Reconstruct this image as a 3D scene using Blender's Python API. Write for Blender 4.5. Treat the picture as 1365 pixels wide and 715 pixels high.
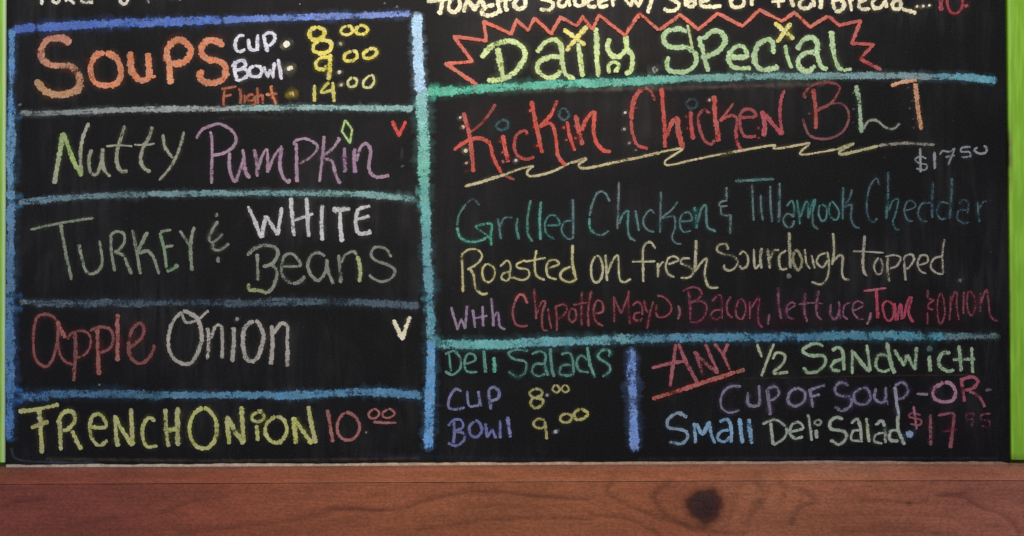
import bpy, math, random
import numpy as np
random.seed(7)
R = math.radians
for o in list(bpy.data.objects): bpy.data.objects.remove(o)
scene = bpy.context.scene
C = scene.collection

# ------------------------------------------------------------------ camera
# one photograph pixel = 1 mm on the writing surface (plane y = 0); x right, z up
D = 1.80
EYE = 1.55                       # height of the lens above the floor
def X(px): return (px - 682.5) / 1000
def Z(py): return EYE + (357.5 - py) / 1000
def at(px, py, y):               # the same place in the picture for something standing at depth y
    k = (D + y) / D
    return ((px - 682.5) / 1000 * k, y, EYE + (357.5 - py) / 1000 * k)
cd = bpy.data.cameras.new('camera'); cam = bpy.data.objects.new('camera', cd); C.objects.link(cam)
cam.location = (0, -D, EYE); cam.rotation_euler = (R(90), 0, 0)
cd.sensor_width = 36; cd.lens = 36 * D / 1.365
cd.clip_start = .02; cd.clip_end = 100
scene.camera = cam

# ------------------------------------------------------------------ light
world = bpy.data.worlds.new('World'); scene.world = world; world.use_nodes = True
bg = world.node_tree.nodes['Background']; bg.inputs[0].default_value = (.62, .78, 1, 1); bg.inputs[1].default_value = .20
def area(name, loc, target, sx, sy, power, col):
    l = bpy.data.lights.new(name, 'AREA'); l.shape = 'RECTANGLE'; l.size = sx; l.size_y = sy
    l.energy = power; l.color = col
    o = bpy.data.objects.new(name, l); C.objects.link(o); o.location = loc
    d = [t - s for t, s in zip(target, loc)]
    from mathutils import Vector
    o.rotation_euler = Vector(d).to_track_quat('-Z', 'Y').to_euler(); return o
area('ceiling_lamp', (.0, -.62, EYE + .98), (.02, 0, EYE + .30), .7, .3, 8.6, (1, .92, .82))
area('added_sheen_lamp', (-.05, -3.2, EYE + 1.35), (0, 0, EYE), 1.1, .5, 52, (1, .88, .74))  # unseen second lamp, added to give the board its warm sheen
area('window_light', (-2.3, -1.5, EYE + .1), (0, 0, EYE), 1.2, 1.4, 9.5, (.80, .90, 1))

vs = scene.view_settings; vs.view_transform = 'Standard'; vs.look = 'None'; vs.exposure = 0; vs.gamma = 1
scene.render.engine = 'CYCLES'
scene.cycles.transparent_max_bounces = 48
scene.cycles.filter_width = 1.5

# ------------------------------------------------------------------ helpers
def lin(h):
    h = h.lstrip('#'); c = [int(h[i:i+2], 16) / 255 for i in (0, 2, 4)]
    return np.array([x / 12.92 if x <= .04045 else ((x + .055) / 1.055) ** 2.4 for x in c])
def tag(o, label=None, cat=None, group=None, kind=None):
    if label: o['label'] = label
    if cat: o['category'] = cat
    if group: o['group'] = group
    if kind: o['kind'] = kind
    return o
def empty(name, loc):
    o = bpy.data.objects.new(name, None); C.objects.link(o); o.location = loc; return o
def link_mesh(name, V, F, mat, parent=None, col=None, alpha=None, smooth=False, origin=None):
    V = np.asarray(V, dtype=float)
    org = np.asarray(origin if origin is not None else (V.min(0) + V.max(0)) / 2, dtype=float)
    me = bpy.data.meshes.new(name); me.from_pydata((V - org).tolist(), [], F); me.update()
    if col is not None:
        a = me.attributes.new('tint', 'FLOAT_COLOR', 'POINT')
        c = np.ones((len(V), 4), dtype=np.float32); c[:, :3] = col; a.data.foreach_set('color', c.ravel())
    if alpha is not None:
        a = me.attributes.new('cover', 'FLOAT', 'POINT'); a.data.foreach_set('value', np.asarray(alpha, dtype=np.float32))
    if smooth: me.polygons.foreach_set('use_smooth', [True] * len(me.polygons))
    me.materials.append(mat)
    o = bpy.data.objects.new(name, me); C.objects.link(o)
    o.parent = parent
    pw = np.zeros(3)
    q = parent
    while q is not None: pw += np.array(q.location); q = q.parent
    o.location = tuple(org - pw)
    return o

class NT:
    def __init__(s, name):
        s.m = bpy.data.materials.new(name); s.m.use_nodes = True; s.t = s.m.node_tree; s.t.nodes.clear()
        s.out = s.n('ShaderNodeOutputMaterial')
    def n(s, typ, **kw):
        nd = s.t.nodes.new(typ)
        for k, v in kw.items(): setattr(nd, k, v)
        return nd
    def l(s, a, b): s.t.links.new(a, b)
    def inp(s, sock, v):
        if hasattr(v, 'is_output') or isinstance(v, bpy.types.NodeSocket): s.l(v, sock)
        else: sock.default_value = v
    def math(s, op, a, b=0.0, c=None, clamp=False):
        nd = s.n('ShaderNodeMath', operation=op, use_clamp=clamp)
        s.inp(nd.inputs[0], a); s.inp(nd.inputs[1], b)
        if c is not None: s.inp(nd.inputs[2], c)
        return nd.outputs[0]
    def pos(s, sx=1, sy=1, sz=1):
        g = s.n('ShaderNodeNewGeometry'); mp = s.n('ShaderNodeMapping'); s.l(g.outputs['Position'], mp.inputs[0])
        mp.inputs['Scale'].default_value = (sx, sy, sz); return mp.outputs[0]
    def noise(s, vec, scale, detail=2, rough=.5, dist=0):
        nd = s.n('ShaderNodeTexNoise'); s.l(vec, nd.inputs['Vector']); nd.inputs['Scale'].default_value = scale
        nd.inputs['Detail'].default_value = detail; nd.inputs['Roughness'].default_value = rough; nd.inputs['Distortion'].default_value = dist
        return nd.outputs[0]
    def smooth(s, v, a, b, lo=0.0, hi=1.0):
        nd = s.n('ShaderNodeMapRange', interpolation_type='SMOOTHSTEP'); s.inp(nd.inputs[0], v)
        s.inp(nd.inputs[1], a); s.inp(nd.inputs[2], b); s.inp(nd.inputs[3], lo); s.inp(nd.inputs[4], hi); return nd.outputs[0]
    def mix(s, f, a, b, blend='MIX'):
        nd = s.n('ShaderNodeMix', data_type='RGBA', blend_type=blend); s.inp(nd.inputs[0], f)
        s.inp(nd.inputs[6], a); s.inp(nd.inputs[7], b); return nd.outputs[2]
    def bsdf(s, col, rough=.6, spec=.5):
        b = s.n('ShaderNodeBsdfPrincipled'); s.inp(b.inputs['Base Color'], col); s.inp(b.inputs['Roughness'], rough)
        b.inputs['Specular IOR Level'].default_value = spec; return b
    def attr(s, name, which):
        a = s.n('ShaderNodeAttribute', attribute_name=name); return a.outputs[which]
    def bump(s, b, h, strength, dist):
        nd = s.n('ShaderNodeBump'); s.l(h, nd.inputs['Height']); nd.inputs['Strength'].default_value = strength
        nd.inputs['Distance'].default_value = dist; s.l(nd.outputs[0], b.inputs['Normal'])

def vec3(v): return (v[0], v[1], v[2], 1)

# ------------------------------------------------------------------ materials
def mat_chalk():
    t = NT('chalk'); p = t.pos()
    fine = t.noise(p, 560, 3, .7); mid = t.noise(p, 170, 2, .5); low = t.noise(p, 38, 2)
    col = t.attr('tint', 'Color')
    v = t.math('MULTIPLY_ADD', t.smooth(fine, .34, .66), .42, .74)
    v = t.math('MULTIPLY', v, t.math('MULTIPLY_ADD', t.smooth(low, .3, .7), .26, .87))
    bw = t.n('ShaderNodeRGBToBW'); t.l(col, bw.inputs[0]); cb = t.n('ShaderNodeCombineColor')
    for i in range(3): t.l(bw.outputs[0], cb.inputs[i])
    col = t.mix(t.smooth(mid, .40, .70, 0, .34), col, cb.outputs[0])       # paler where old chalk shows through
    comb = t.n('ShaderNodeCombineXYZ')
    for i in range(3): t.l(v, comb.inputs[i])
    col = t.mix(1.0, col, comb.outputs[0], 'MULTIPLY')
    a = t.attr('cover', 'Fac')
    n = t.math('MULTIPLY_ADD', fine, .65, t.math('MULTIPLY', mid, .35))
    thr = t.math('SUBTRACT', .755, t.math('MULTIPLY', a, .43))       # coverage -> noise threshold
    cov = t.smooth(n, t.math('SUBTRACT', thr, .10), t.math('ADD', thr, .10))
    cov = t.math('MULTIPLY', cov, t.smooth(a, 0.0, .22), clamp=True)
    d = t.n('ShaderNodeBsdfDiffuse'); t.l(col, d.inputs[0]); d.inputs[1].default_value = .6
    bm = t.n('ShaderNodeBump'); t.l(fine, bm.inputs['Height']); bm.inputs['Strength'].default_value = .35; bm.inputs['Distance'].default_value = .0008
    t.l(bm.outputs[0], d.inputs['Normal'])
    tr = t.n('ShaderNodeBsdfTransparent'); mx = t.n('ShaderNodeMixShader')
    t.l(cov, mx.inputs[0]); t.l(tr.outputs[0], mx.inputs[1]); t.l(d.outputs[0], mx.inputs[2]); t.l(mx.outputs[0], t.out.inputs[0])
    return t.m
def mat_dust():
    t = NT('rubbed_chalk_dust'); p = t.pos()
    n = t.noise(p, 120, 4, .6); n2 = t.noise(p, 30, 2)
    a = t.attr('cover', 'Fac')
    f = t.math('MULTIPLY', a, t.math('MULTIPLY', t.smooth(n, .3, .7, .45, 1.3), t.smooth(n2, .3, .7, .6, 1.25)), clamp=True)
    d = t.n('ShaderNodeBsdfDiffuse'); t.l(t.attr('tint', 'Color'), d.inputs[0])
    tr = t.n('ShaderNodeBsdfTransparent'); mx = t.n('ShaderNodeMixShader')
    t.l(f, mx.inputs[0]); t.l(tr.outputs[0], mx.inputs[1]); t.l(d.outputs[0], mx.inputs[2]); t.l(mx.outputs[0], t.out.inputs[0])
    return t.m
def mat_board():
    t = NT('black_chalkboard_paint')
    haze = t.noise(t.pos(), 4.5, 4, .6, .6); wipe = t.noise(t.pos(22, 1, 3), 3.0, 4, .6, .8); grain = t.noise(t.pos(), 420, 2, .6)
    f = t.math('MULTIPLY', t.smooth(haze, .40, .72), t.smooth(wipe, .35, .72, .15, 1.0))
    f = t.math('MULTIPLY_ADD', t.smooth(grain, .40, .75), .30, t.math('MULTIPLY', f, .80), clamp=True)
    col = t.mix(f, (.0032, .0033, .0048, 1), (.0260, .0250, .0280, 1))
    b = t.bsdf(col, t.smooth(haze, .3, .7, .52, .44), .13); t.bump(b, grain, .12, .0006)
    t.l(b.outputs[0], t.out.inputs[0]); return t.m
def mat_wood():
    t = NT('stained_pine')
    fib = t.noise(t.pos(7, 7, 130), 5, 5, .62, .25); por = t.noise(t.pos(60, 60, 420), 3, 3, .6); blot = t.noise(t.pos(3, 3, 9), 3, 3, .55)
    mott = t.noise(t.pos(1, 1, 1.5), 260, 4, .7)
    v = t.math('MULTIPLY', t.smooth(fib, .3, .7, .88, 1.10), t.smooth(por, .3, .72, .90, 1.07))
    v = t.math('MULTIPLY', v, t.smooth(blot, .3, .7, .86, 1.14)); v = t.math('MULTIPLY', v, t.smooth(mott, .32, .68, .78, 1.20))
    comb = t.n('ShaderNodeCombineXYZ')
    for i in range(3): t.l(v, comb.inputs[i])
    col = t.mix(1.0, t.attr('tint', 'Color'), comb.outputs[0], 'MULTIPLY')
    b = t.bsdf(col, t.smooth(fib, .3, .7, .62, .5), .3); t.bump(b, fib, .25, .0008); t.l(b.outputs[0], t.out.inputs[0]); return t.m
def mat_green():
    t = NT('lime_green_gloss_paint')
    n = t.noise(t.pos(30, 30, 3), 6, 3, .5); s = t.noise(t.pos(1, 1, 1), 45, 3, .6)
    col = t.mix(t.smooth(n, .35, .7), (.200, .440, .026, 1), (.265, .545, .045, 1))
    brown_mask = t.math('MULTIPLY', t.attr('cover', 'Fac'), t.smooth(s, .25, .6, .4, 1.0), clamp=True)
    col = t.mix(brown_mask, col, (.075, .050, .022, 1)); col = t.mix(t.attr('pale', 'Fac'), col, (.50, .66, .40, 1))  # the pale mix is the left arris highlight, painted in
    b = t.bsdf(col, .38, .45); t.bump(b, n, .4, .0012); t.l(b.outputs[0], t.out.inputs[0]); return t.m
def mat_plain(name, c, rough=.7):
    t = NT(name); n = t.noise(t.pos(), 60, 3, .6)
    col = t.mix(t.smooth(n, .3, .7), tuple(x * .85 for x in c) + (1,), tuple(x * 1.12 for x in c) + (1,))
    b = t.bsdf(col, rough, .3); t.l(b.outputs[0], t.out.inputs[0]); return t.m
M_CH, M_DU, M_BO, M_WO, M_GR = mat_chalk(), mat_dust(), mat_board(), mat_wood(), mat_green()
M_WALL = mat_plain('lime_wall_paint', (.22, .44, .04)); M_CORE = mat_plain('board_edge_black', (.010, .010, .011))

# ------------------------------------------------------------------ solids
def grid(name, P, mat, parent=None, col=None, alpha=None, smooth=False, flip=False):
    P = np.asarray(P, dtype=float); n, m = P.shape[:2]
    F = []
    for i in range(n - 1):
        for j in range(m - 1):
            a = i * m + j; q = (a, a + 1, a + m + 1, a + m); F.append(q[::-1] if flip else q)
    return link_mesh(name, P.reshape(-1, 3), F, mat, parent, None if col is None else np.asarray(col).reshape(-1, 3),
                     None if alpha is None else np.asarray(alpha).ravel(), smooth)
def prism(name, section, xs, mat, parent=None, alpha=None):
    """section: list of (dy, dz); xs: list of (x, z offset) stations along the length; closed at both ends"""
    V = []; F = []; k = len(section)
    for x, dz in xs:
        for y, z in section: V.append((x, y, z + dz))
    for i in range(len(xs) - 1):
        for j in range(k):
            a, b = i * k + j, i * k + (j + 1) % k; F.append((a, b, b + k, a + k))
    F.append(tuple(range(k))[::-1]); F.append(tuple(range((len(xs) - 1) * k, len(xs) * k)))
    return V, F

# the wall behind everything
wall = link_mesh('wall', [(-3, .014, EYE - 1.5), (3, .014, EYE - 1.5), (3, .014, EYE + 1.5), (-3, .014, EYE + 1.5),
                          (-3, .10, EYE - 1.5), (3, .10, EYE - 1.5), (3, .10, EYE + 1.5), (-3, .10, EYE + 1.5)],
                 [(0, 1, 2, 3), (5, 4, 7, 6), (0, 3, 7, 4), (1, 5, 6, 2), (3, 2, 6, 7), (0, 4, 5, 1)], M_WALL)
tag(wall, kind='structure')

# ------------------------------------------------------------------ chalkboard panel
board = empty('chalkboard', (0, .012, Z(619)))
tag(board, 'black menu chalkboard lettered in coloured chalk, hung above the stained wooden ledge', 'chalkboard')
def board_panel():
    TL, TR = (9.0, -260), (1338, -260); BL, BR = (6.5, 619), (1347, 619)
    def pt(c, y, ins=0):
        px, py = c; return (X(px + ins * (1 if px < 600 else -1)), y, Z(py))
    b = 2.0
    V = [pt(BL, .012), pt(BR, .012), pt(TR, .012), pt(TL, .012), pt(BL, .0018), pt(BR, .0018), pt(TR, .0018), pt(TL, .0018),
         pt(BL, 0, b), pt(BR, 0, b), pt(TR, 0, b), pt(TL, 0, b)]
    F = [(1, 0, 3, 2), (8, 9, 10, 11)]
    for i in range(4):
        j = (i + 1) % 4; F += [(i, j, 4 + j, 4 + i), (4 + i, 4 + j, 8 + j, 8 + i)]
    return link_mesh('board_panel', V, F, M_BO, board)
board_panel()

# ------------------------------------------------------------------ green painted trim, left and right of the board
def trim(name, edge, side, label, yf, rad):
    """edge: [(px, py) top, bottom] of the arris next to the board; side -1 runs to the left, +1 to the right"""
    n = 90; P = []; A = []
    prof = [(0, .014)] + [(rad * (1 - math.cos(a)), yf + rad * (1 - math.sin(a))) for a in [R(d) for d in (0, 15, 30, 45, 60, 75, 90)]] + [(.0052, yf), (.0065, yf), (.03, yf), (.09, yf), (.095, yf + .005), (.095, .014)]
    for i in range(n + 1):
        f = i / n; px = edge[0][0] + (edge[1][0] - edge[0][0]) * f; py = edge[0][1] + (edge[1][1] - edge[0][1]) * f
        row = []; ar = []
        for u, y in prof:
            k = (D + yf) / D
            row.append((X(px) * k + side * u, y, EYE + (357.5 - py) / 1000 * k))
            w = math.exp(-((py - 205) / 42) ** 2) * max(0, 1 - u / .0065) + math.exp(-((py - 400) / 130) ** 2) * max(0, .45 - u / .006)  # amount of brown tone, strongest next to the board
            if side > 0: w = max(w, math.exp(-((py - 617) / 7) ** 2) * .8)
            ar.append(w if side > 0 else 0)
        P.append(row); A.append(ar)
    P = np.array(P); A = np.array(A)
    o = grid(name, P, M_GR, None, None, A, True, flip=(side < 0))
    pale = np.array([[(.75 * max(0, 1 - max(0, u - .0026) / .0016) if side < 0 else 0) for u, y in prof] for i in range(n + 1)])  # highlight along the left board's rounded edge, put into the paint colour
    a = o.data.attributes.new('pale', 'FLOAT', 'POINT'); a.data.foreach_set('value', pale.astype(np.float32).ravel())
    tag(o, label, 'trim', 'lime green trim boards beside the chalkboard'); return o
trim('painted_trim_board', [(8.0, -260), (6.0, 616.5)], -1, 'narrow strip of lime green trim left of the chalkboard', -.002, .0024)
trim('painted_trim_board', [(1341.5, -260), (1348.5, 613)], 1, 'lime green trim board with brown edge right of the chalkboard', .001, .003)

# ------------------------------------------------------------------ wooden ledge
YL, YF = -.004, -.040            # back of the lip, front face
ledge = empty('wooden_ledge', (0, YF, Z(800)))
tag(ledge, 'reddish stained wooden ledge with a dark knot running under the chalkboard', 'ledge')
def tilt(px): return np.interp(px, [-60, 0, 250, 700, 1100, 1365, 1450], [621.6, 621.4, 620.6, 618.2, 616.6, 617.6, 617.8]) + 1.2
def gro(px): return np.interp(px, [-60, 0, 500, 930, 1365, 1450], [645.9, 645.7, 643.4, 641.2, 640.6, 640.6])
rng = np.random.default_rng(3)
GR = [ # grain figure: list of (points in photo px, half thickness, strength)
 ([(-10,678),(10,675),(22,670),(60,666)],2.6,.30), ([(90,700),(140,694),(183,689),(220,683),(256,669),(300,662)],2.2,.22),
 ([(240,712),(315,703),(403,692),(440,681),(470,679),(510,683)],2.4,.30), ([(440,679),(527,680),(560,671),(596,661),(633,656),(680,658),(725,663),(786,667)],1.9,.40),
 ([(560,707),(633,696),(690,692),(743,691),(786,694)],1.8,.30), ([(786,687),(835,692),(868,707),(880,716)],1.8,.34),
 ([(816,643),(812,660),(853,681),(900,698),(935,708),(990,712)],2.4,.34), ([(893,643),(876,657),(873,669),(888,688),(915,700),(940,704)],2.6,.40),
 ([(1008,643),(1019,663),(1006,682),(997,700)],5,.28), ([(985,643),(984,660),(972,690)],4,.22), ([(1040,645),(1047,656),(1040,668)],2.5,.30),
 ([(1055,700),(1066,678),(1088,669),(1077,660),(1068,655)],2.4,.38), ([(1150,668),(1184,669),(1213,671),(1235,669)],1.8,.30),
 ([(1250,662),(1270,661),(1286,665),(1305,676),(1330,684),(1348,696),(1358,712)],2.2,.36), ([(1257,661),(1280,660),(1292,653)],1.8,.25),
 ([(1120,711),(1143,709),(1213,707),(1250,711)],4,.32), ([(620,626),(640,634),(680,640)],2,.22), ([(0,655),(120,652),(300,655),(460,650)],3,.10),
 ([(100,712),(200,704),(260,706)],5,.16),([(60,640),(240,636),(430,639)],2.5,.10),([(900,632),(1100,629),(1330,634)],3,.10),
 ([(640,676),(720,675),(786,679)],1.6,.14),([(1080,690),(1180,686),(1260,690),(1330,702)],2.2,.16),([(330,672),(420,664),(520,660)],2.2,.12)]
def cm(P, step):
    P = np.array(P, dtype=float)
    if len(P) == 2:
        n = max(2, int(np.hypot(*(P[1]-P[0])) / step) + 1); t = np.linspace(0, 1, n)[:, None]; return P[0] * (1 - t) + P[1] * t
    closed = np.hypot(*(P[0]-P[-1])) < 1e-6
    E = np.vstack([P[-2] if closed else 2*P[0]-P[1], P, P[1] if closed else 2*P[-1]-P[-2]])
    out = []
    for i in range(1, len(E) - 2):
        a, b, c, d = E[i-1], E[i], E[i+1], E[i+2]
        n = max(2, int(np.hypot(*(c-b)) / step) + 1)
        t = np.linspace(0, 1, n, endpoint=False)[:, None]
        out.append(.5 * (2*b + (c-a)*t + (2*a-5*b+4*c-d)*t**2 + (3*b-3*c+d-a)*t**3))
    out.append(E[-2][None]); return np.vstack(out)
GRS = [(cm(p, 1.5), w, s) for p, w, s in GR]
KN = (939.5, 674.5)
def wood_tint(px, py, lip=False):
    px = np.asarray(px, float); py = np.asarray(py, float)
    xs = [-60, 0, 120, 300, 480, 640, 790, 900, 1000, 1150, 1300, 1450]
    cols = np.array([lin(h) for h in ('74382e','76382e','7a3c30','844430','905034','965636','925436','8e5034','985c40','985a40','925646','905648')])
    T = np.stack([np.interp(px, xs, cols[:, k]) for k in range(3)], -1) * 1.12
    dk = np.ones(px.shape)
    for S, w, s in GRS:
        x0, x1 = S[:, 0].min() - 12, S[:, 0].max() + 12
        msk = (px > x0) & (px < x1)
        if not msk.any(): continue
        q = np.stack([px[msk], py[msk]], -1)
        best = np.full(len(q), 1e9); side = np.zeros(len(q))
        for k in range(0, len(S)):
            d = (q[:, 0]-S[k, 0])**2 + ((q[:, 1]-S[k, 1]))**2; m = d < best; best[m] = d[m]; side[m] = q[m, 1] - S[k, 1]
        b = np.sqrt(best); ww = np.where(side < 0, w * 2.4, w)       # soft early-wood side, hard late-wood side
        dk[msk] *= 1 - .82 * s * np.exp(-(b / ww) ** 2)
    r = np.hypot((px - KN[0]) * .96, py - KN[1]); an = np.arctan2(py - KN[1], px - KN[0])
    r2 = r + 1.6 * np.sin(an * 3 + 1) + .9 * np.sin(an * 7)
    dk *= 1 - .82 / (1 + np.exp((r2 - 22.8) / 1.2))
    dk *= 1 - .30 * np.exp(-((r2 - 25) / 6) ** 2) - .10 * np.exp(-((r2 - 37) / 2.5) ** 2)
    dk *= 1 - .06 * (np.sin(r2 * 1.35) * .5 + .5) * np.exp(-((r2 - 30) / 26) ** 2)
    # fine annual lines that run along the plank and bend round the knot
    psi = (py - KN[1]) * (1 + 900 / ((px - KN[0])**2 + (py - KN[1])**2 + 400)) + 3.5 * np.sin(px / 120) + 2 * np.sin(px / 47 + 1)
    dk *= 1 - .060 * (.5 + .5 * np.sin(psi * 1.15)) ** 3 - .035 * (.5 + .5 * np.sin(psi * .43 + px / 300)) ** 2
    for a, b, c, s in ((739.5, 690.5, 1.9, .6), (1212, 671, 4, .45), (1010, 669, 7, .25), (1047, 663, 2, .4), (1066, 668, 2, .3), (963, 676, 4, .35)):
        dk *= 1 - s * np.exp(-(((px-a)**2 + (py-b)**2) / c**2))
    T = (T * .97 + .03 * (T @ np.array([.4, .5, .1]))[..., None]) * dk[..., None]
    T[..., 1] *= .5 + .5 * np.clip(dk, 0, 1) ** .15; 
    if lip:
        e = 1 - .55 * np.exp(-((py - tilt(px) - 1.3) / 1.3) ** 2); T = T * e[..., None]  # contact shadow below the dust bead, darkened into the lip's colour
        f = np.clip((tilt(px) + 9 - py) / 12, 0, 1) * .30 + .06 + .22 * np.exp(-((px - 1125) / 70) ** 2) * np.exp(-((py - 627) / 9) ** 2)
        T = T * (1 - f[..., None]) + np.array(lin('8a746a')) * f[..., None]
    return T
def lip():
    px = np.arange(-60, 1451, 3.0); rows = []; cols = []
    g = gro(px); tp = tilt(px)
    # back edge, top arris, sloping top, rounded nose, underside quirk
    for f, y in [(0, .008), (0, YL), (.02, YL - .0006), (.10, -.008), (.25, -.014), (.42, -.021), (.6, -.028), (.76, -.034), (.88, -.0375), (.95, -.0394), (.985, -.0403), (1.0, -.0402), (1.0, -.0385)]:
        py = tp + (g - tp) * f
        rows.append(np.stack([*[(px - 682.5) / 1000 * (D + y) / D], np.full(px.shape, y), EYE + (357.5 - py) / 1000 * (D + y) / D], -1))
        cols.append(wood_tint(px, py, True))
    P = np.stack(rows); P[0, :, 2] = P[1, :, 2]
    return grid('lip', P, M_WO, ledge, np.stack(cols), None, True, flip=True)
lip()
def plank(x0, x1, dy, step=1.25):
    px = np.arange(x0, x1 + .01, step); py_in = np.arange(0, 150, step); rows = []; cols = []
    g = gro(px) + .35 + np.interp(px, np.arange(-60, 1460, 23), np.random.default_rng(5).uniform(-.35, .45, 67)) * (x1 > 0)
    y = YF + dy
    def row(py, yy, ins=0):
        q = px.copy(); q[0] += ins; q[-1] -= ins
        r = np.hypot(q - KN[0], py - KN[1]); yy2 = yy - .0002 * np.exp(-((r - 30) / 9) ** 2) if yy == y else np.full(px.shape, yy)
        return np.stack([(q - 682.5) / 1000 * (D + y) / D, yy2 + 0 * px, EYE + (357.5 - py) / 1000 * (D + y) / D], -1)
    rows.append(row(g, 0.0)); cols.append(wood_tint(px, g))
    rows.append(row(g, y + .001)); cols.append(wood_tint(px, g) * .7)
    for d in py_in[1:]:
        rows.append(row(g + d, y)); cols.append(wood_tint(px, g + d))
    rows.append(row(g + 150, y + .002)); cols.append(cols[-1]); rows.append(row(g + 150, .010)); cols.append(cols[-1])
    P = np.stack(rows); T = np.stack(cols)
    # end grain returns
    Lc = P[:, :1].copy(); Lc[..., 1] = .010; Rc = P[:, -1:].copy(); Rc[..., 1] = .010
    P = np.concatenate([Lc, P, Rc], 1); T = np.concatenate([T[:, :1], T, T[:, -1:]], 1)
    return grid('plank', P, M_WO, ledge, T, None, False, flip=True)
pl2 = plank(-60, 1450, 0.0)
def knot():
    n, m = 22, 64; V = []; F = []; T = []
    y0 = YF + .0005
    for i in range(n + 1):
        for j in range(m):
            a = 2 * math.pi * j / m; rr = 22.8 * i / n * (1 + .05 * math.sin(3 * a + 1) + .03 * math.sin(7 * a))
            x, y, z = at(KN[0] + rr * math.cos(a) / .96, KN[1] + rr * math.sin(a), y0)
            f = i / n
            dome = .0011 * (1 - f * f) - .00035 * (f > .99)
            crack = math.exp(-(((rr * math.sin(a - .5) - 2.5 * math.sin(rr * math.cos(a - .5) * .25)) / .9) ** 2)) * (f < .75)
            V.append((x, y0 - dome + .0004 * crack, z))
            ring = .5 + .5 * math.sin(f * 21 + 1.5 * math.sin(a * 2 + .4) + .8 * math.sin(a * 5) + .8)
            c = lin('341a1b') * (.9 + .16 * ring) * (1 + .9 * f ** 4) * (1 - .22 * crack)
            c = c * (1 - .35 * math.exp(-((f - .92) / .10) ** 2)) + lin('7a6a68') * (.06 * max(0, math.sin(rr * math.cos(a) * 1.1 + 2 * math.sin(rr * math.sin(a) * .4))) ** 6 * (f < .7))
            T.append(c)
    for i in range(n):
        for j in range(m):
            a, b = i * m + j, i * m + (j + 1) % m; F.append((a, a + m, b + m, b))
    o = link_mesh('knot', V, F, M_WO, pl2, np.array(T), None, True); tag(o, 'dark round knot in the wood')
knot()
def dust_bead():
    px = np.arange(8, 1349, 1.6); rows = []; h = np.interp(px, np.arange(0, 1400, 9), rng.uniform(.80, 1.12, 156)) * np.interp(px, np.arange(0, 1400, 41), rng.uniform(.80, 1.15, 35))
    h *= np.clip((1349 - px) / 14, .15, 1); b = tilt(px)
    for f, y in [(1.0, .001), (1.0, -.0012), (.8, -.0026), (.4, -.0036), (0, -.0044), (-.35, -.0052)]:
        py = b - f * 3.3 * h
        rows.append(np.stack([(px - 682.5) / 1000 * (D + y) / D, np.full(px.shape, y), EYE + (357.5 - py) / 1000 * (D + y) / D], -1))
    base = np.stack([np.interp(px, [0, 200, 600, 1000, 1365], [lin(q)[k] for q in ('9c948e', 'b0a49a', 'b89c86', '9c8478', '8a6c60')]) for k in range(3)], -1)
    v = np.interp(px, np.arange(0, 1400, 6), rng.uniform(.75, 1.1, 234))[:, None]
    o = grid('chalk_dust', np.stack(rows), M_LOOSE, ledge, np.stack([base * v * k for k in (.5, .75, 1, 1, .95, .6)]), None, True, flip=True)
    tag(o, 'pale chalk dust gathered along the back of the ledge', kind='stuff')
def mat_loose():
    t = NT('loose_chalk_dust'); n = t.noise(t.pos(), 260, 3, .6)
    comb = t.n('ShaderNodeCombineXYZ'); v = t.smooth(n, .3, .7, .75, 1.15)
    for i in range(3): t.l(v, comb.inputs[i])
    col = t.mix(1.0, t.attr('tint', 'Color'), comb.outputs[0], 'MULTIPLY')
    b = t.bsdf(col, .95, .1); t.bump(b, n, .5, .0008); t.l(b.outputs[0], t.out.inputs[0]); return t.m
M_LOOSE = mat_loose()
dust_bead()

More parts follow.
